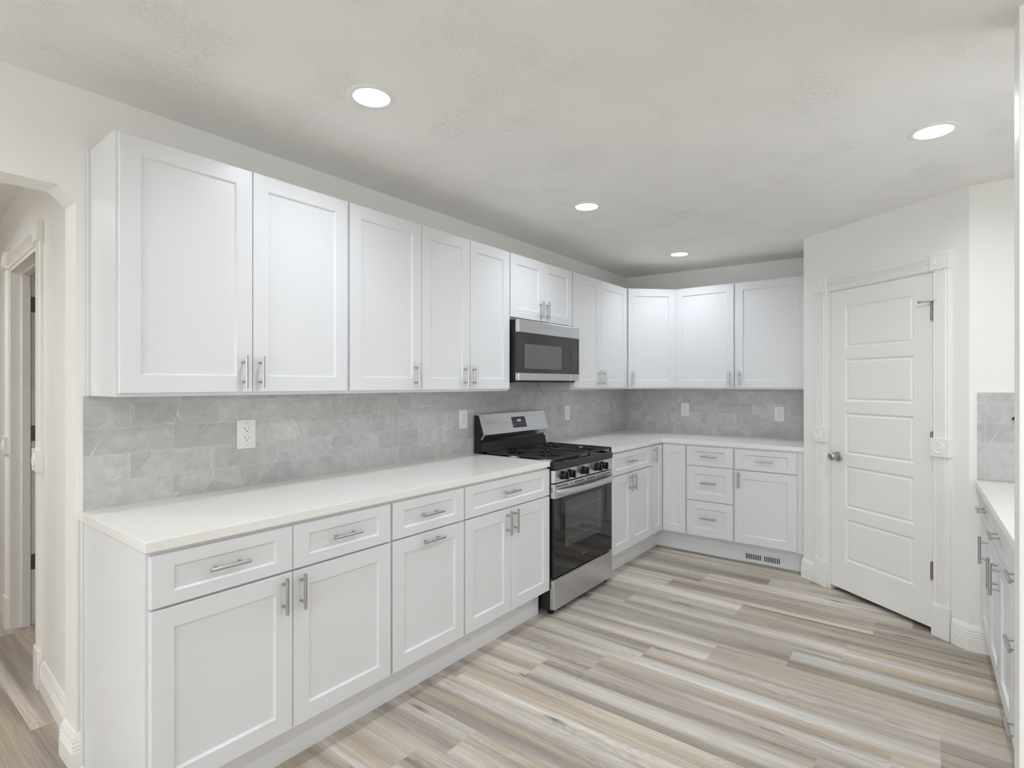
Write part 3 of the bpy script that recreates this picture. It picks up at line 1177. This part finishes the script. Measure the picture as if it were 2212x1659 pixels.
def base_right(label, s0, s1, fronts):
    fr = []
    for f in fronts:
        g = dict(f)
        a, b, c, d = f['r']
        g['r'] = (a - s0, b - s0, c, d)
        g['h'] = [(h[0] - s0, h[1], h[2]) for h in f.get('h', [])]
        fr.append(g)
    p = RM @ Vector((s0, 0, 0))
    return cabinet('base_cabinet', label, 'base cabinet', (p.x, p.y, 0), RROT, s1 - s0, 0.145, RCT - 0.032, 0.60, fr, toe=0.0758, group=BPG)


zs0, zs1, zw = 0.681, 0.689, 0.842
base_right('single-door base cabinet with a drawer, right of the pantry door', 0.0, 0.3805, [
    dict(t='w', r=(0.012, 0.375, zs1, zw), rz=0.045, h=[(0.205, 0.766, False)]),
    dict(t='d', r=(0.012, 0.375, ZD, zs0), h=[(0.336, 0.604, True)])])
base_right('two-door base cabinet with one wide drawer on the right edge', 0.381, 1.141, [
    dict(t='w', r=(0.386, 1.136, zs1, zw), rz=0.045, h=[(0.752, 0.766, False)]),
    dict(t='d', r=(0.386, 0.7595, ZD, zs0), h=[(0.721, 0.604, True)]),
    dict(t='d', r=(0.7625, 1.136, ZD, zs0), h=[(0.803, 0.604, True)])])
base_right('three-drawer base cabinet beside the wall end at the right edge', 1.1415, RLEN, [
    dict(t='w', r=(1.149, RLEN - 0.008, zs1, zw), rz=0.045, h=[(1.335, 0.766, False)]),
    dict(t='w', r=(1.149, RLEN - 0.008, 0.420, zs0), h=[(1.335, 0.553, False)]),
    dict(t='w', r=(1.149, RLEN - 0.008, ZD, 0.413), h=[(1.335, 0.285, False)])])
m = MB()
m.M = Matrix.Translation((2.5905, YR - 0.0155, 0)) @ Matrix.Rotation(-P90 + 0.021, 4, 'Z')
m.box(0.0, RLEN + 0.005, 0.0, 0.62, RCT - 0.0315, RCT)
o = obj('countertop', m, M['quartz'], bevel=0.0016)
tag(o, 'pale quartz countertop on the right edge, beside the pantry door', 'countertop')

# little black fitting seen past the wall end
hk = thing('wall_fitting', 'tiny black fitting on the right tile backsplash at the wall end', 'fitting', (2.744, YR - TT, 1.195))
m = MB()
m.lathe([(0.009, 0), (0.009, -0.003), (0.005, -0.006), (0.004, -0.012)], (0, 0, 0.012), (0, 1, 0), 16)
obj('backplate', m, M['rubber'], hk, local=True)
m = MB()
m.tube((0, -0.010, 0.012), (-0.010, -0.018, 0.013), 0.0045, n=12)
m.tube((-0.010, -0.018, 0.013), (-0.013, -0.018, 0.002), 0.0045, n=12)
m.tube((0.0, -0.012, 0.012), (0.0, -0.016, -0.014), 0.0045, n=12)
obj('prong', m, M['rubber'], hk, local=True)


# ------------------------------------------------------------------ outlets
def outlet(label, loc, rotz, w=0.076, h=0.124, gfci=False):
    r = thing('wall_outlet', label, 'outlet', loc, rotz, 'white wall outlets')
    m = MB().box(-w / 2, w / 2, -0.0055, -0.0002, -h / 2, h / 2)
    obj('cover_plate', m, M['plate'], r, local=True, bevel=0.0025)
    if gfci:
        q = obj('receptacle', MB().box(-0.0165, 0.0165, -0.0085, -0.0050, -0.0335, 0.0335), M['plate'], r, local=True, bevel=0.001)
        for dz_ in (0.0245, -0.0155):
            obj('slot', MB().box(-0.0085, -0.0070, -0.0088, -0.0080, dz_ - 0.0040, dz_ + 0.0040).box(-0.0120, -0.0085, -0.0088, -0.0080, dz_ - 0.0008, dz_ + 0.0008), M['slot'], q, local=True)
            obj('slot', MB().box(0.0065, 0.0082, -0.0088, -0.0080, dz_ - 0.0034, dz_ + 0.0034), M['slot'], q, local=True)
            obj('slot', MB().lathe([(0.0026, -0.0080), (0.0026, -0.0088)], (0, 0, dz_ - 0.0115), (0, 1, 0), 12), M['slot'], q, local=True)
        for k, zz in enumerate((0.0045, -0.0030)):
            obj('test_button' if k else 'reset_button', MB().box(-0.0070, 0.0070, -0.0096, -0.0080, zz - 0.0031, zz + 0.0031), M['plate'], q, local=True, bevel=0.0005)
        obj('indicator_light', MB().box(0.0105, 0.0145, -0.0090, -0.0080, -0.0318, -0.0286), M['led'], q, local=True)
        zs = (-0.0485, 0.0485)
    else:
        for dz_ in (0.0195, -0.0195):
            prof = [(0.0165 * math.cos(t) * 1.0, 0.0172 * math.sin(t)) for t in [2 * math.pi * k / 24 for k in range(24)]]
            prof = [(x, max(-0.0140, min(0.0140, z)) + dz_) for x, z in prof]
            q = obj('receptacle', MB().prism(prof, 'y', -0.0085, -0.0050), M['plate'], r, local=True, bevel=0.0008)
            obj('slot', MB().box(-0.0072, -0.0055, -0.0088, -0.0080, dz_ + 0.0005, dz_ + 0.0085), M['slot'], q, local=True)
            obj('slot', MB().box(0.0052, 0.0068, -0.0088, -0.0080, dz_ + 0.0012, dz_ + 0.0078), M['slot'], q, local=True)
            obj('slot', MB().lathe([(0.0026, -0.0080), (0.0026, -0.0088)], (0, 0, dz_ - 0.0065), (0, 1, 0), 12), M['slot'], q, local=True)
        zs = (0.0,)
    for zz in zs:
        s = MB()
        s.lathe([(0.0032, -0.005), (0.0030, -0.0064), (0.0, -0.0068)], (0, 0, zz), (0, 1, 0), 14)
        obj('screw', s, M['alu'], r, local=True)
    return r


outlet('wide white outlet plate with green light, nearest on the left backsplash', (TT, 1.182, 1.1535), P90, 0.082, 0.128, True)
outlet('slim white outlet on the backsplash just left of the stove', (TT, 2.5895, 1.147), P90)
outlet('slim white outlet on the backsplash just right of the stove', (TT, 3.8595, 1.1355), P90)
outlet('white outlet on the back wall, nearer the corner', (0.5945, YB - TT, 1.138), 0)
outlet('white outlet on the back wall, nearer the pantry', (1.3985, YB - TT, 1.124), 0)


# ------------------------------------------------------------------ recessed ceiling lights
def downlight(label, x, y, lens='lens', z=None, group='round recessed ceiling lights'):
    zz = ceil_z(x) if z is None else z
    r = thing('recessed_light', label, 'ceiling light', (x, y, zz), 0, group)
    r.rotation_euler = (0, math.atan(0.0135) if z is None else 0.0, 0)
    m = MB()
    n = 48
    prof = [(0.0875, 0.0), (0.0875, -0.0015), (0.083, -0.0035), (0.069, -0.0048), (0.066, -0.0035), (0.066, 0.0)]
    vs, fs = [], []
    for rr, t in prof:
        for i in range(n):
            a = 2 * math.pi * i / n
            vs.append((rr * math.cos(a), rr * math.sin(a), t))
    k = len(prof)
    for j in range(k):
        for i in range(n):
            fs.append((j * n + i, j * n + (i + 1) % n, ((j + 1) % k) * n + (i + 1) % n, ((j + 1) % k) * n + i))
    m.add(vs, fs)
    obj('trim_ring', m, M['ring'], r, local=True, smooth=True)
    m = MB()
    m.tube((0, 0, -0.0005), (0, 0, -0.0042), 0.0658, n=48)
    obj('lens', m, M[lens], r, local=True)
    ld = bpy.data.lights.new('lamp_light', 'AREA')
    ld.shape = 'DISK'
    ld.size = 0.13
    ld.energy = 12.0 if lens != 'lens' else (LAMP * (0.88 if y > 4 else 1.0) if x < 1.0 and y > 0 else LAMP_DOOR if (x, y) == (2.420, 2.795) else LAMP_MID)
    ld.spread = R(SPREAD_ROW if x < 1.0 and y > 0 else SPREAD)
    ld.color = LAMP_COL if lens == 'lens' else (0.97, 0.97, 0.98)
    lo = bpy.data.objects.new('lamp_light', ld)
    COL.objects.link(lo)
    lo.parent = r
    lo.location = (0, 0, -0.0075)
    return r


downlight('recessed light nearest the camera, above the left cabinets', 0.795, 1.255)
downlight('recessed light above the stove, second in the row along the left', 0.800, 2.808)
downlight('farthest and smallest recessed light, near the back corner', 0.800, 4.294)
downlight('recessed light at the right, in front of the pantry door', 2.420, 2.795)
OFF = 'recessed lights of the open room behind'
for (x, y) in ((2.42, 1.255), (0.80, -0.55), (2.42, -1.35), (4.1, 0.4), (4.1, -2.2), (0.80, -2.6)):  # extra ceiling lamps out of view, added to light the room
    downlight('recessed light behind the photographed part of the kitchen', x, y, group=OFF)
downlight('warm recessed light of the hall beyond the opening', -1.35, -0.32, 'lens_warm', 2.385)  # extra lamp, out of view, put in to brighten the hall

# ------------------------------------------------------------------ microwave (over the range)
MY0, MY1, MX = 2.715, 3.452, 0.365
mw = thing('microwave', 'stainless over-the-range microwave with dark glass door', 'microwave', (MX, MY0, 1.386), P90)
MW = MY1 - MY0
m = MB()
m.box(0.004, MW - 0.004, 0.026, MX - 0.012, 0.012, 0.399)     # local: x along y, y into wall, z from 1.386
obj('body', m, M['black_side'], mw, local=True, bevel=0.002)
m = MB()
m.box(0.01, MW - 0.01, 0.03, MX - 0.02, 0.0, 0.0115)
obj('underside', m, M['black_side'], mw, local=True)
for s_ in (0.06, 0.40):
    m = MB()
    m.box(s_, s_ + 0.26, 0.10, 0.24, -0.002, -0.0002)
    for k in range(9):
        m.box(s_ + 0.012 + k * 0.028, s_ + 0.028 + k * 0.028, 0.105, 0.235, -0.0035, -0.002)
    obj('grease_filter', m, M['alu'], mw, local=True)
xs = 3.333 - MY0                # door / control split
zb, zt_ = 1.3985 - 1.386, 1.7845 - 1.386
z1b, z1t = 1.4455 - 1.386, 1.7035 - 1.386
dr = obj('door', MB().box(0.0, xs - 0.0012, 0.0, 0.025, z1b, z1t), M['micro_glass'], mw, local=True)
obj('window', MB().box(2.778 - MY0, 3.214 - MY0, -0.0012, -0.0001, 1.4745 - 1.386, 1.632 - 1.386), M['micro_window'], dr, local=True)
obj('door_band', MB().box(0.0, xs - 0.0012, -0.003, 0.025, z1t, zt_), M['steel'], dr, local=True, bevel=0.0025, label='stainless upper door band')
obj('door_band', MB().box(0.0, xs - 0.0012, -0.003, 0.025, zb, z1b), M['steel'], dr, local=True, bevel=0.0025, label='stainless lower door band')
cp = obj('control_panel', MB().box(xs + 0.0012, MW, 0.0, 0.025, z1b, z1t), M['micro_glass'], mw, local=True)
obj('panel_band', MB().box(xs + 0.0012, MW, -0.003, 0.025, z1t, zt_), M['steel'], cp, local=True, bevel=0.0025, label='stainless band above the keypad')
obj('panel_band', MB().box(xs + 0.0012, MW, -0.003, 0.025, zb, z1b), M['steel'], cp, local=True, bevel=0.0025, label='stainless band below the keypad')


def text_mesh(s, size, depth=0.0002):
    cu = bpy.data.curves.new('txt', 'FONT')
    cu.body = s
    cu.size = size
    cu.align_x = 'CENTER'
    cu.align_y = 'CENTER'
    cu.extrude = depth
    to = bpy.data.objects.new('txt', cu)
    COL.objects.link(to)
    dg = bpy.context.evaluated_depsgraph_get()
    me = bpy.data.meshes.new_from_object(to.evaluated_get(dg))
    bpy.data.objects.remove(to)
    return me


def place_text(name, s, size, mat, parent, loc, tilt=0.0):
    """text upright in the parent's local xz plane, facing -y; tilt leans the top towards +y"""
    me = text_mesh(s, size)
    me.transform(Matrix.Translation(loc) @ Matrix.Rotation(R(90) - tilt, 4, 'X'))
    me.materials.clear()
    me.materials.append(mat)
    return obj(name, me, mat, parent, local=True)


kx0 = 3.372 - MY0
for r_ in range(8):
    for c_ in range(3):
        if (r_, c_) in ((6, 2), (7, 0)):
            continue
        wd, hg = ((0.0075, 0.0022) if r_ < 3 or r_ == 7 else (0.0036, 0.0042))
        x = kx0 + c_ * 0.0245
        z = 1.638 - 1.386 - r_ * 0.0168
        obj('key_mark', MB().box(x - wd / 2, x + wd / 2, -0.0006, -0.0001, z - hg / 2, z + hg / 2), M['print'], cp, local=True)

# ------------------------------------------------------------------ gas range
RY0, RY1 = 2.684, 3.424
RWD = RY1 - RY0
RF = 0.652                       # front plane x
rng = thing('gas_range', 'stainless gas stove with black grates between the base cabinets', 'stove', (RF, RY0, 0), P90)
# local frame: x along the front (world y), y into the wall (world -x), z up
m = MB()
m.box(0.003, RWD - 0.003, 0.030, RF - 0.022, 0.035, 0.893)
obj('body', m, M['black_side'], rng, local=True, bevel=0.002)
# cooktop tray
m = MB()
m.prism([(0.0, 0.861), (0.0, 0.896), (0.006, 0.9045), (0.022, 0.907), (0.030, 0.898), (RF - 0.10, 0.898), (RF - 0.095, 0.907), (RF - 0.022, 0.907), (RF - 0.022, 0.8935), (0.028, 0.8935), (0.028, 0.861)],
        'x', 0.0, RWD)
m.box(0.0, 0.020, 0.024, RF - 0.10, 0.8936, 0.907)
m.box(RWD - 0.020, RWD, 0.024, RF - 0.10, 0.8936, 0.907)
obj('cooktop', m, M['black'], rng, local=True, bevel=0.0015)
# control panel and knobs
m = MB()
m.prism([(0.002, 0.0145), (0.010, 0.001), (0.016, -0.001), (RWD - 0.016, -0.001), (RWD - 0.010, 0.001), (RWD - 0.002, 0.0145), (RWD - 0.002, 0.029), (0.002, 0.029)], 'z', 0.788, 0.8605)
panel = obj('control_panel', m, M['steel'], rng, local=True, smooth=True)
for s_ in (0.082, 0.162, 0.323, 0.497, 0.577):
    m = MB()
    c = (s_, -0.001, 0.8285)
    m.lathe([(0.0262, 0.0), (0.0262, -0.005), (0.0242, -0.012), (0.0236, -0.026), (0.0230, -0.036), (0.0212, -0.0395), (0.0, -0.040)], c, (0, 1, 0), 36)
    m.box(s_ - 0.0065, s_ + 0.0065, -0.050, -0.034, 0.8285 - 0.0225, 0.8285 + 0.0225)
    kb = obj('knob', m, M['knob'], rng, local=True, smooth=True)
    m = MB()
    m.lathe([(0.0295, 0.0), (0.0295, -0.0015), (0.0275, -0.0022), (0.0, -0.0022)], c, (0, 1, 0), 32)
    obj('knob_ring', m, M['dark_metal'], kb, local=True, smooth=True)
# oven door
dr = obj('oven_door', MB().box(0.004, RWD - 0.004, 0.004, 0.029, 0.226, 0.695), M['glass_black'], rng, local=True, bevel=0.002)
wx0, wx1, wz0, wz1 = 2.812 - RY0, 3.276 - RY0, 0.384, 0.667
obj('window', MB().box(wx0, wx1, 0.0030, 0.0039, wz0, wz1), M['glass_window'], dr, local=True)
m = MB()
m.box(wx0 + 0.05, wx1 - 0.02, 0.0026, 0.0029, 0.603, 0.606)
m.box(wx1 - 0.046, wx1 - 0.043, 0.0026, 0.0029, wz0 + 0.02, wz1 - 0.012)
m.box(wx1 - 0.032, wx1 - 0.030, 0.0026, 0.0029, wz0 + 0.02, wz1 - 0.012)
m.box(wx0 + 0.02, wx1 - 0.06, 0.0026, 0.0029, 0.500, 0.502)
m.box(wx0 + 0.02, wx1 - 0.06, 0.0026, 0.0029, 0.430, 0.432)
obj('oven_rack', m, M['rack'], dr, local=True)
m = MB()
m.prism([(0.002, 0.020), (0.008, 0.001), (0.014, -0.001), (RWD - 0.014, -0.001), (RWD - 0.008, 0.001), (RWD - 0.002, 0.020), (RWD - 0.002, 0.029), (0.002, 0.029)], 'z', 0.6955, 0.780)
obj('door_band', m, M['steel'], dr, local=True, smooth=True, label='stainless top band of the oven door')
vents = [(a, b_, -0.0016, -0.0005, 0.7625, 0.7680) for a, b_ in ((0.018, 0.152), (0.181, 0.201), (0.229, 0.350), (0.378, 0.498), (0.523, 0.543), (0.567, 0.712))]
vents += [(a, b_, -0.0016, -0.0005, 0.7325, 0.7370) for a, b_ in ((0.229, 0.350), (0.378, 0.498), (0.523, 0.543))]
vents += [(0.0015, 0.004, 0.0125, 0.0215, 0.756 - k * 0.010, 0.7595 - k * 0.010) for k in range(3)]
for vb in vents:
    obj('vent_slot', MB().box(*vb), M['slot'], dr, local=True)
# bowed handle: broad flat bar
m = MB()
n = 28
ring = 10
vs, fs = [], []
for i in range(n + 1):
    t = i / n
    x = 0.016 + t * (RWD - 0.032)
    q = 1 - (2 * t - 1) ** 2
    ox = -0.004 - 0.038 * (q ** 0.55)
    zc = 0.7275
    hw = 0.0215 - 0.003 * q
    for k in range(ring):
        a = 2 * math.pi * k / ring
        ca, sa = math.cos(a), math.sin(a)
        ex = abs(ca) ** 0.6 * (1 if ca >= 0 else -1)
        ez = abs(sa) ** 0.6 * (1 if sa >= 0 else -1)
        vs.append((x, ox + 0.0075 * ex, zc + hw * ez))
for i in range(n):
    for k in range(ring):
        fs.append((i * ring + k, i * ring + (k + 1) % ring, (i + 1) * ring + (k + 1) % ring, (i + 1) * ring + k))
fs += [tuple(range(ring)), tuple(range((n + 1) * ring - 1, n * ring - 1, -1))]
m.add(vs, fs)
for x in (0.022, RWD - 0.022):
    m.box(x - 0.008, x + 0.008, -0.008, -0.0005, 0.712, 0.743)
obj('handle', m, M['steel'], dr, local=True, smooth=True)
place_text('logo', 'FRIGIDAIRE', 0.0150, M['logo'], dr, (0.355, 0.0036, 0.2915))
# drawer
m = MB()
m.prism([(0.002, 0.018), (0.008, 0.002), (0.014, 0.0), (RWD - 0.014, 0.0), (RWD - 0.008, 0.002), (RWD - 0.002, 0.018), (RWD - 0.002, 0.029), (0.002, 0.029)], 'z', 0.037, 0.2085)
obj('storage_drawer', m, M['steel'], rng, local=True, smooth=True)
obj('drawer_lip', MB().box(0.012, RWD - 0.012, 0.006, 0.029, 0.2090, 0.2145), M['steel'], rng, local=True)
for (x, y) in ((0.035, 0.05), (RWD - 0.035, 0.05), (0.035, RF - 0.08), (RWD - 0.035, RF - 0.08)):
    m = MB()
    m.lathe([(0.018, 0.0), (0.018, 0.010), (0.010, 0.014), (0.008, 0.0349)], (x, y, 0), (0, 0, 1), 20)
    obj('foot', m, M['rubber'], rng, local=True, smooth=True)
# backguard
m = MB()
prof = [(0.020, 0.8936), (0.098, 0.925), (0.086, 0.988), (0.072, 0.990), (0.072, 1.008), (0.090, 1.009), (0.112, 1.041), (0.069, 1.1735), (0.060, 1.1765), (0.020, 1.1745)]
m.prism([(RF - x, z) for x, z in prof][::-1], 'x', 0.004, RWD - 0.004)
bg = obj('backguard', m, M['black'], rng, local=True)
m = MB()
m.prism([(RF - x, z) for x, z in [(0.0905, 1.008), (0.114, 1.0415), (0.0705, 1.1755), (0.0640, 1.1735), (0.106, 1.0405), (0.086, 1.010)]], 'x', 0.002, RWD - 0.002)
face = obj('fascia', m, M['steel'], bg, local=True, label='brushed steel fascia')
# end caps
for a, b_ in ((0.0, 0.0019), (RWD - 0.0019, RWD)):
    m = MB()
    m.prism([(RF - x, z) for x, z in [(0.0895, 1.007), (0.115, 1.0415), (0.071, 1.1765), (0.022, 1.1775), (0.022, 1.168), (0.062, 1.168), (0.103, 1.041), (0.080, 1.010)]], 'x', a, b_)
    obj('end_cap', m, M['steel'], bg, local=True)
lean = math.atan2(0.114 - 0.0705, 1.1755 - 1.0415)
fm = Matrix.Translation((0, RF - 0.114, 1.0415)) @ Matrix.Rotation(-lean, 4, 'X')
L_ = math.hypot(0.0435, 0.134)
m = MB()
m.M = fm
dx0, dx1, dz0, dz1 = 2.994 - RY0 + 0.010, 3.151 - RY0 + 0.010, 0.029, 0.107
m.box(dx0, dx1, -0.0012, -0.0002, dz0, dz1)
ds = obj('display', m, M['display'], rng, local=True)
me = text_mesh('4:51', 0.026)
me.transform(fm @ Matrix.Translation(((dx0 + dx1) / 2 + 0.003, -0.0016, dz1 - 0.028)) @ Matrix.Rotation(R(90), 4, 'X'))
me.materials.clear()
me.materials.append(M['digits'])
obj('clock_digits', me, M['digits'], ds, local=True)
for (x, z, wd) in ((0.022, 0.046, 0.016), (0.022, 0.020, 0.016), (0.133, 0.052, 0.007), (0.133, 0.024, 0.008), (0.06, 0.022, 0.006), (0.08, 0.022, 0.006), (0.10, 0.022, 0.006), (0.08, 0.012, 0.006)):
    m = MB()
    m.M = fm
    m.box(dx0 + x - wd / 2, dx0 + x + wd / 2, -0.0015, -0.0012, dz0 + z - 0.0016, dz0 + z + 0.0016)
    obj('key_mark', m, M['print'], ds, local=True)
# burners
BUR = [(0.165, 0.165, 0.044), (0.165, 0.43, 0.034), (RWD - 0.165, 0.165, 0.048), (RWD - 0.165, 0.43, 0.036), (RWD / 2, 0.30, 0.040)]
for (x, y, r_) in BUR:
    m = MB()
    m.lathe([(r_ + 0.010, 0.0), (r_ + 0.008, 0.006), (r_, 0.007), (r_ - 0.003, 0.012), (0.0, 0.012)], (x, y, 0.898), (0, 0, 1), 28)
    bu = obj('burner', m, M['alu'], rng, local=True, smooth=True)
    m = MB()
    m.lathe([(r_ - 0.002, 0.0122), (r_ - 0.001, 0.016), (r_ - 0.006, 0.0195), (0.0, 0.020)], (x, y, 0.898), (0, 0, 1), 28)
    obj('burner_cap', m, M['black'], bu, local=True, smooth=True)


def grate(x0, x1, y0, y1, cents):
    m = MB()
    zt, b_, h_ = 0.937, 0.011, 0.012
    def bar(p, q, w_=0.009, h=h_):
        p, q = Vector((*p, 0)), Vector((*q, 0))
        d = (q - p).normalized()
        n_ = Vector((-d.y, d.x, 0)) * w_ / 2
        vs = []
        for zz, k in ((zt - h, 1.0), (zt, 0.75)):
            for pp, s in ((p, 1), (p, -1), (q, -1), (q, 1)):
                v = pp + n_ * (s * k)
                vs.append((v.x, v.y, zz))
        m.add(vs, [(0, 1, 2, 3), (7, 6, 5, 4), (0, 4, 5, 1), (1, 5, 6, 2), (2, 6, 7, 3), (3, 7, 4, 0)])
    e = b_ / 2
    bar((x0, y0 + e), (x1, y0 + e), b_)
    bar((x0, y1 - e), (x1, y1 - e), b_)
    bar((x0 + e, y0 + b_), (x0 + e, y1 - b_), b_)
    bar((x1 - e, y0 + b_), (x1 - e, y1 - b_), b_)
    ym = (y0 + y1) / 2
    bar((x0 + b_, ym), (x1 - b_, ym), b_)
    for (cx, cy) in cents:
        ya, yb_ = (y0 + b_, ym - e) if cy < ym else (ym + e, y1 - b_)
        if len(cents) == 1:
            ya, yb_ = y0 + b_, y1 - b_
        for k in range(8):
            a = math.pi / 4 * k + math.pi / 8 * 0
            dx, dy = math.cos(a), math.sin(a)
            far = 10
            if dx > 1e-6:
                far = min(far, (x1 - b_ - cx) / dx)
            if dx < -1e-6:
                far = min(far, (x0 + b_ - cx) / dx)
            if dy > 1e-6:
                far = min(far, (yb_ - cy) / dy)
            if dy < -1e-6:
                far = min(far, (ya - cy) / dy)
            if far > 0.035:
                bar((cx + dx * 0.022, cy + dy * 0.022), (cx + dx * far, cy + dy * far), 0.008, 0.014)
    for (x, y) in ((x0 + e, y0 + e), (x1 - e, y0 + e), (x0 + e, y1 - e), (x1 - e, y1 - e)):
        m.box(x - 0.006, x + 0.006, y - 0.006, y + 0.006, 0.9075 if y > 0.05 and y < 0.5 else 0.9072, zt - h_ + 0.002)
    return obj('grate', m, M['iron'], rng, local=True)


GY0, GY1 = 0.006, RF - 0.125
grate(0.006, 0.2985, GY0, GY1, [(0.165, 0.165), (0.165, 0.43)])
grate(0.3005, RWD - 0.3005, GY0, GY1, [(RWD / 2, 0.30)])
grate(RWD - 0.2985, RWD - 0.006, GY0, GY1, [(RWD - 0.165, 0.165), (RWD - 0.165, 0.43)])
